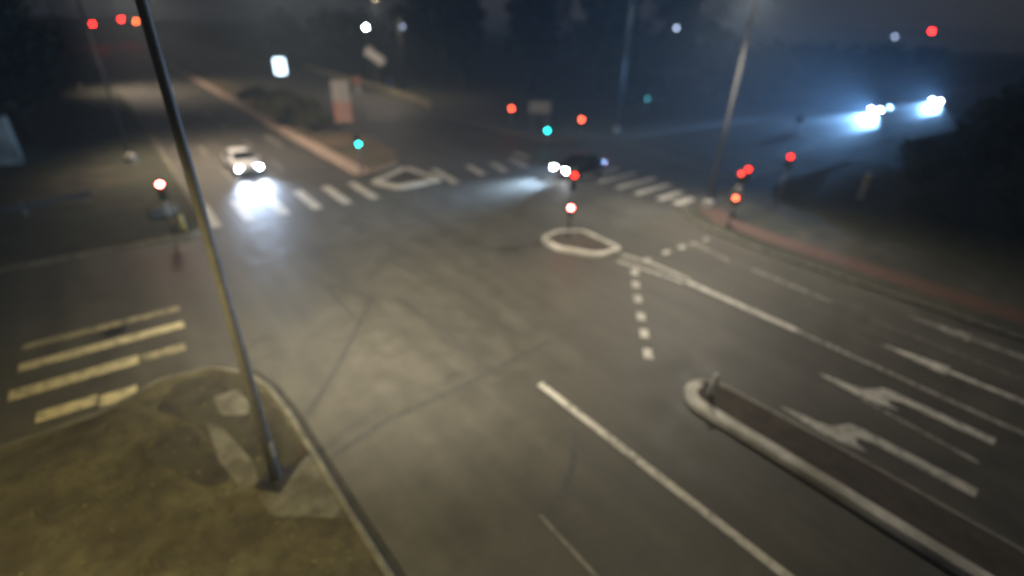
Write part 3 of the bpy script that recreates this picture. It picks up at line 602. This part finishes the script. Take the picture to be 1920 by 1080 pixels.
# ------------------------------------------------------------------ cars
def car(loc, rz, label, paint, head='head', power=0, beam=(0.8, 0.9, 1.0), suv=False, tgt=18, cone=62, aim=-0.1):
    """car pointing along local +X; lofted body, panels for the glass set just proud of it"""
    t = thing('car', loc, rz, label, 'car', 'cars with headlights on')
    H = 1.62 if suv else 1.46; W = 0.90
    # station: x, half width, bottom, shoulder z, roof half width, roof z
    st = [(-2.22, .70, .42, .74, .55, .80), (-2.12, .82, .32, .88, .62, .98), (-1.75, .88, .26, .95, .66, H-.25 if suv else 1.10), (-1.25, .90, .24, .96, .62, H-.06), (-0.5, .90, .24, .95, .63, H),
          (0.15, .90, .24, .94, .62, H-.04), (0.95, .89, .24, .92, .68, 1.02), (1.5, .87, .25, .86, .62, .93), (1.95, .82, .28, .76, .56, .82), (2.18, .70, .34, .64, .50, .68), (2.24, .62, .42, .56, .46, .60)]
    def ring(s, e=0.0):
        x, w, zb, zs, wr, zr = s
        half = [(0, zb), (w*.86, zb), (w, zb+.16), (w*1.0, (zb+zs)/2+.05), (w*.97, zs), (wr, zr-.03), (wr*.8, zr), (0, zr+.02)]
        return [(x, y, z) for y, z in half] + [(x, -y, z) for y, z in half[-2:0:-1]]
    rg = [ring(s) for s in st]; n = len(rg[0]); b = MB()
    b.add([p for r in rg for p in r], [(i*n+k, i*n+(k+1) % n, (i+1)*n+(k+1) % n, (i+1)*n+k) for i in range(len(rg)-1) for k in range(n)] + [tuple(range(n-1, -1, -1)), tuple(range((len(rg)-1)*n, len(rg)*n))])
    body = b.build('body', M[paint], t, True)
    def panel(name, quad, m, off=0.012, ins=0.08, par=t):
        q = [Vector(p) for p in quad]; c = sum(q, Vector())/4; q = [c + (p-c)*(1-ins) for p in q]
        nn = (q[1]-q[0]).cross(q[3]-q[0]).normalized()
        if nn.dot(c - Vector((0, 0, 0.8))) < 0: nn = -nn
        o = MB(); o.add([p+nn*off for p in q] + [p-nn*0.03 for p in q], [(0, 1, 2, 3), (0, 1, 5, 4), (1, 2, 6, 5), (2, 3, 7, 6), (3, 0, 4, 7)]); return o.build(name, M[m], par)
    A, B = rg[6], rg[5]
    ws = MB(); ws.add([(0.98, -.66, 1.0), (0.98, .66, 1.0), (0.20, .585, H-.05), (0.20, -.585, H-.05)], [(0, 1, 2, 3)])
    ws.v = [(x+.03, y, z+.035) for x, y, z in ws.v]; ws.add([(x-.1, y, z-.06) for x, y, z in ws.v], [(0, 1, 2, 3)]); ws.f += [(0, 1, 5, 4), (1, 2, 6, 5), (2, 3, 7, 6), (3, 0, 4, 7)]
    ws.build('windscreen', M['glass'], t)
    r0, r1 = rg[2], rg[3]
    panel('rear_window', [(r0[0][0], -.58, r0[6][2]+.02), (r0[0][0], .58, r0[6][2]+.02), (r1[0][0], .54, r1[6][2]+.0), (r1[0][0], -.54, r1[6][2])], 'glass', 0.02, 0.10)
    for s in (1, -1):
        for i0, i1 in ((3, 4), (4, 5)):
            k0, k1 = (4, 5) if s == 1 else (n-4, n-5)
            panel('side_window', [rg[i0][k0], rg[i1][k0], rg[i1][k1], rg[i0][k1]], 'glass')
        panel('quarter_window', [rg[5][4 if s == 1 else n-4], rg[6][4 if s == 1 else n-4], rg[6][5 if s == 1 else n-5], rg[5][5 if s == 1 else n-5]], 'glass', ins=0.22)
        mi = MB(); mi.box((0.78, s*0.99, 1.0), (0.14, 0.2, 0.13)); mi.build('mirror', M[paint], t, bevel=0.03)
        for x in (1.38, -1.38):
            wt = MB(); wt.tube([(x, s*.70, .32), (x, s*.72, .32), (x, s*.90, .32), (x, s*.915, .32)], [.29, .32, .32, .29], 20); wh = wt.build('wheel', M['tyre'], t, False)
            rm = MB(); rm.tube([(x, s*.90, .32), (x, s*.924, .32)], [.20, .17], 10); rm.build('rim', M['rim'], wh)
        hl = MB(); hl.box((2.10, s*.60, .64), (0.16, 0.40, 0.19), rz=-s*R(22)); ho = hl.build('headlight', M[head], t, bevel=0.04)
        tl_ = MB(); tl_.box((-2.16, s*.64, .80), (0.12, 0.26, 0.16), rz=s*R(20)); tl_.build('tail_light', M['tail'], t, bevel=0.03)
        if power:
            light('headlight_beam', (2.30, s*.58, .64), power, beam, t, cone, 1.0, 0.05, (2.3+tgt, s*.9, aim))
    gl = MB(); gl.box((2.225, 0, .50), (0.05, 0.66, 0.14)); gl.build('grille', M['black'], t, bevel=0.01)
    bp = MB(); bp.box((2.20, 0, .34), (0.12, 1.3, 0.10)); bp.build('bumper', M['black'], t, bevel=0.02)
    pt = MB(); pt.box((2.262, 0, .385), (0.02, 0.5, 0.10)); pt.build('number_plate', M['plate'], t)
    pt = MB(); pt.box((-2.235, 0, .62), (0.02, 0.5, 0.11)); pt.build('number_plate', M['plate'], t)
    return t
car((7.2, 40.35, 0.002), R(-90), 'white car with bright headlights coming down the far road on the left', 'carwhite', power=3500, beam=(0.56, 0.72, 1.0), tgt=30, cone=64, aim=0.65)
car((28.35, 26.25, 0.002), R(180), 'dark car with headlights on turning in from the right behind the island light', 'carblack', power=17000, beam=(0.50, 0.72, 1.0), tgt=30, cone=46, aim=0.25)
car((97.8, 26.6, 0.002), R(180), 'nearer of two cars with glaring headlights on the right hand road', 'carsilver', head='farhead', power=110000, beam=(0.24, 0.52, 1.0), tgt=80, cone=40, aim=5.0)
car((126.6, 25.4, 0.002), R(180), 'farther of two cars with glaring headlights on the right hand road', 'carblue', head='farhead', power=80000, beam=(0.24, 0.52, 1.0), tgt=80, cone=40, aim=5.0)

# ------------------------------------------------------------------ trees and shrubs
def leaves(mb, c, r, n, size, rng, squash=0.8, shell=0.45):
    for _ in range(n):
        while True:
            d = Vector((rng.uniform(-1, 1), rng.uniform(-1, 1), rng.uniform(-1, 1)))
            if 0.05 < d.length < 1: break
        p = Vector(c) + Vector((d.x*r, d.y*r, d.z*r*squash)) * (shell + (1-shell)*rng.random()) ** 0.5
        a = Vector((rng.uniform(-1, 1), rng.uniform(-1, 1), rng.uniform(-0.6, 0.6))).normalized(); b = a.orthogonal().normalized()
        b = (Matrix.Rotation(rng.uniform(0, 6.28), 4, a) @ b); s = size*rng.uniform(0.6, 1.5)
        mb.add([p-a*s*0.5, p+b*s*0.35, p+a*s*0.6, p-b*s*0.35], [(0, 1, 2, 3)])

def tree_mesh(seed, h, crown_r, n, leaf, trunk_frac=0.35, blobs=11, slim=1.0):
    rng = random.Random(seed); tr = MB(); cr = MB(); cr.keep = True
    lean = Vector((rng.uniform(-.4, .4), rng.uniform(-.4, .4), 0)); r0 = 0.022*h+0.05
    top = Vector((0, 0, h*0.78)) + lean
    tr.tube([(0, 0, -0.3), (lean.x*.2, lean.y*.2, h*.2), (lean.x*.6, lean.y*.6, h*.5), top], [r0*1.3, r0, r0*.7, r0*.25], 9)
    for i in range(blobs):
        a = 2*math.pi*(i*0.381 + rng.uniform(-.06, .06)); q = i/(blobs-1)
        zc = h*(trunk_frac + (0.92-trunk_frac)*q); rad = crown_r*(1.0-0.62*abs(q-0.40)**1.2)*rng.uniform(.35, .75)*slim
        c = Vector((math.cos(a)*rad, math.sin(a)*rad, zc)) + lean*q
        s = Vector((lean.x*.5, lean.y*.5, h*(trunk_frac*0.8 + 0.45*q)))
        tr.tube([s, (s+c)/2 + Vector((0, 0, -.2)), c], [r0*.45, r0*.28, r0*.1], 6)
        leaves(cr, c, crown_r*rng.uniform(.36, .58), n//blobs, leaf, rng, rng.uniform(.6, .95))
    return tr, cr

def make_tree(seed, h, r, n, leaf, mat, tf=0.35, blobs=11, slim=1.0):
    tr, cr = tree_mesh(seed, h, r, n, leaf, tf, blobs, slim)
    t = thing('tree', (0, 0, 0)); tr.build('trunk', M['bark'], t, True); c = cr.build('crown', M[mat], t)
    return t
protoA = make_tree(1, 12, 4.4, 5200, 0.42, 'leaf2', 0.30, 13)
protoB = make_tree(2, 17, 4.6, 5600, 0.48, 'leaf', 0.30, 15, 0.9)
protoC = make_tree(3, 9, 3.8, 4200, 0.36, 'leaf2', 0.18, 12)
used = set()
def plant(proto, x, y, rz, s, label, group='trees around the junction', z=None):
    o = proto if proto.name not in used else copy_tree(proto)
    used.add(proto.name)
    o.location = (x, y, terrain(x, y) if z is None else z); o.rotation_euler = (0, 0, rz); o.scale = (s, s, s)
    return tag(o, label, 'tree', group)
plant(protoA, -8.6, 36.5, 0.4, 1.15, 'big dark tree whose crown fills the upper left corner')
plant(protoA, -5.2, 58.0, 2.2, 1.0, 'dark tree behind the pale kiosk at upper left')
plant(protoC, -14.0, 34.5, 1.2, 1.0, 'low dark tree at the left edge beside the pale kiosk')
plant(protoB, 57.0, 66.0, 0.7, 1.25, 'tallest dark tree in the middle, above the grey sign board')
plant(protoB, 64.0, 57.0, 2.1, 1.15, 'tall dark tree left of the far corner lamp pole')
plant(protoB, 52.0, 78.0, 4.0, 1.2, 'tall dark tree behind the low wall, left of the tallest one')
plant(protoB, 72.0, 49.0, 3.2, 0.95, 'dark tree right of the far corner lamp pole')
plant(protoA, 80.0, 46.0, 5.2, 0.95, 'rounded dark tree left of the right hand lamp pole')
plant(protoA, 54.0, 100.0, 1.0, 1.0, 'dark tree behind the tilted pale panel')
plant(protoA, 47.0, 112.0, 2.5, 1.0, 'dark tree behind the far end of the low wall')
plant(protoC, 60.0, 44.5, 0.1, 0.85, 'low bushy tree behind the dim teal light')
plant(protoC, 90.0, 43.0, 2.3, 1.0, 'low dark tree right of the tall right hand lamp pole')
plant(protoB, 92.0, 62.0, 1.3, 1.0, 'tall thin crowned tree against the sky behind the right hand lamp pole')

def make_shrub(seed, h, r, n, leaf, mat, blobs=7):
    rng = random.Random(seed); st, fo = MB(), MB(); fo.keep = True
    for i in range(blobs):
        a = rng.uniform(0, 6.28); d = r*rng.uniform(0.1, .7); c = Vector((math.cos(a)*d, math.sin(a)*d, h*rng.uniform(.35, .75)))
        st.tube([(c.x*.15, c.y*.15, -0.1), (c.x*.6, c.y*.6, c.z*.6), c], [.05, .035, .015], 5)
        leaves(fo, c, r*rng.uniform(.4, .6), n//blobs, leaf, rng, min(1.0, h/r*.6))
    t = thing('shrub', (0, 0, 0)); st.build('stems', M['bark'], t); fo.build('foliage', M[mat], t); return t
shA = make_shrub(5, 4.2, 4.2, 4200, 0.34, 'leaf2', 9); shB = make_shrub(6, 1.6, 1.9, 2400, 0.2, 'leaf3', 7)
def shrub(proto, x, y, rz, s, label, group, sz=None, z=None):
    o = proto if proto.name not in used else copy_tree(proto); used.add(proto.name)
    o.location = (x, y, terrain(x, y) if z is None else z); o.rotation_euler = (0, 0, rz); o.scale = (s, s, sz or s); return tag(o, label, 'shrub', group)
GB, GM = 'dark bushes on the right hand bank', 'bushes on the far median'
shrub(shA, 49.5, 4.2, 0.2, 0.95, 'tall dark bush at the right edge against the sky', GB, 2.0)
shrub(shA, 57.5, 4.2, 1.4, 1.1, 'highest dark bush of the bank, behind the tall one at the right edge', GB, 2.3)
shrub(shA, 43.5, 0.6, 2.9, 1.0, 'dark bush at the right edge below the tall ones', GB, 1.3)
shrub(shA, 46.5, 7.4, 4.1, 0.7, 'dark bush on the bank left of the tall ones', GB, 0.85)
shrub(shA, 54.0, 9.6, 5.0, 0.7, 'low dark bush between the bank and the lit right hand road', GB, 0.65)
shrub(shA, 66.0, 10.4, 0.9, 0.8, 'low dark bush below the farther pair of headlights', GB, 0.6)
shrub(shA, 40.0, 5.6, 2.0, 0.5, 'small dark bush right of the grey marker post', GB, 0.42)
shrub(shA, 38.6, -0.5, 0.8, 0.6, 'small dark bush on the verge at the right edge', GB, 0.5)
shrub(shB, 15.9, 56.5, 0.3, 1.75, 'olive bush on the far median left of the stacked plates', GM, z=0.15)
shrub(shB, 16.6, 62.0, 1.9, 1.7, 'olive bush on the far median behind the first one', GM, z=0.15)
shrub(shB, 16.6, 52.2, 3.3, 1.1, 'olive bush on the far median nearest the stacked plates', GM, z=0.15)
shrub(shB, 16.4, 73.0, 4.6, 1.3, 'olive bush on the far median beyond the lit sign', GM, z=0.15)

# the wood behind reads as one mass
rng = random.Random(77); wd = MB(); wd.keep = True
def grove(x, y, h, r, n, leaf):
    z0 = terrain(x, y)
    wd.tube([(x, y, z0-0.3), (x, y, z0+h*0.6)], [0.2, 0.1], 6)
    for k in range(5):
        a = rng.uniform(0, 6.28); d = r*rng.uniform(.1, .6)
        leaves(wd, (x+math.cos(a)*d, y+math.sin(a)*d, z0+h*(.28+.15*k)), r*rng.uniform(.5, .75), n//5, leaf, rng, .85)
for i in range(34):
    x = 62 + i*6.2 + rng.uniform(-2, 2); y = 52 + rng.uniform(-4, 10) + i*0.2
    grove(x, y, rng.uniform(5.5, 7.5) + (8.5 if x < 92 else 0), rng.uniform(3.5, 5), 700, 0.62)
for i in range(22):
    x = 50 + rng.uniform(0, 26); y = 70 + i*7 + rng.uniform(-4, 4)
    grove(x, y, rng.uniform(9, 12) + (7 if i < 7 else 0), rng.uniform(4, 6), 700, 0.7)
for i in range(14):
    x = -16 + rng.uniform(-12, 10); y = 60 + i*11
    grove(x, y, rng.uniform(6, 10), rng.uniform(3.5, 5.5), 600, 0.62)
for i in range(26):
    x = 66 + i*9 + rng.uniform(-3, 3); y = 8 - i*0.8 + rng.uniform(-8, 0)
    grove(x, y, rng.uniform(5.0, 7.0), rng.uniform(3.5, 5), 500, 0.62)
tag(wd.build('woodland', M['leaf2']), kind='stuff')

# misty night air: one closed box round the whole scene
hz = MB(); hz.box((150, 150, 11.5), (2000, 1800, 26)); hm = bpy.data.materials.new('haze'); hm.use_nodes = True
hm.node_tree.nodes.clear(); ho_ = hm.node_tree.nodes.new('ShaderNodeOutputMaterial'); hv = hm.node_tree.nodes.new('ShaderNodeVolumePrincipled')
hv.inputs['Color'].default_value = (0.72, 0.86, 1, 1); hv.inputs['Density'].default_value = 0.00085; hv.inputs['Anisotropy'].default_value = 0.3
hm.node_tree.links.new(hv.outputs['Volume'], ho_.inputs['Volume'])
tag(hz.build('haze', hm), kind='stuff')

# ------------------------------------------------------------------ sky, camera
world = bpy.data.worlds.new('World'); scene.world = world; world.use_nodes = True
N, L = world.node_tree.nodes, world.node_tree.links
bg = N['Background']; bg.inputs['Strength'].default_value = 1.0
tc = N.new('ShaderNodeTexCoord'); ns = N.new('ShaderNodeTexNoise'); ns.inputs['Scale'].default_value = 3.0; ns.inputs['Detail'].default_value = 4
L.new(tc.outputs['Generated'], ns.inputs['Vector'])
rp = ramp(N, [(0.3, (0.018, 0.019, 0.022)), (0.7, (0.036, 0.036, 0.037))]); L.new(ns.outputs['Fac'], rp.inputs['Fac'])
sk = N.new('ShaderNodeTexSky'); sk.sky_type = 'NISHITA'; sk.sun_disc = False; sk.sun_elevation = R(-6); sk.sun_rotation = R(60)
sx = N.new('ShaderNodeVectorMath'); sx.operation = 'SCALE'; sx.inputs['Scale'].default_value = 0.05; L.new(sk.outputs['Color'], sx.inputs[0])
ad = N.new('ShaderNodeVectorMath'); ad.operation = 'ADD'; L.new(rp.outputs['Color'], ad.inputs[0]); L.new(sx.outputs['Vector'], ad.inputs[1])
L.new(ad.outputs['Vector'], bg.inputs['Color'])

cam = bpy.data.cameras.new('camera'); co = bpy.data.objects.new('camera', cam); col.objects.link(co)
cam.sensor_width = 36.0; cam.lens = 36.0*907/1920; cam.clip_start = 0.2; cam.clip_end = 4000
th, roll, yaw = R(28.2), math.atan(65/1694), R(-39.870)
fw = Vector((0, math.cos(th), -math.sin(th))); up = Vector((0, math.sin(th), math.cos(th))); rt = Vector((1, 0, 0))
ir = math.cos(roll)*rt + math.sin(roll)*up; iu = -math.sin(roll)*rt + math.cos(roll)*up
rot = Matrix.Rotation(yaw, 3, 'Z')
mx = Matrix((rot @ ir, rot @ iu, rot @ -fw)).transposed().to_4x4(); mx.translation = (0, 0, 10)
co.matrix_world = mx
cam.dof.use_dof = True; cam.dof.focus_distance = 5.0; cam.dof.aperture_fstop = 0.17
scene.camera = co
scene.view_settings.view_transform = 'Standard'; scene.view_settings.look = 'None'; scene.view_settings.exposure = 0; scene.view_settings.gamma = 1
scene.cycles.use_denoising = True
scene.cycles.use_adaptive_sampling = False
try: scene.cycles.sampling_pattern = 'BLUE_NOISE'
except Exception: pass
scene.cycles.sample_clamp_indirect = 2
scene.cycles.max_bounces = 6
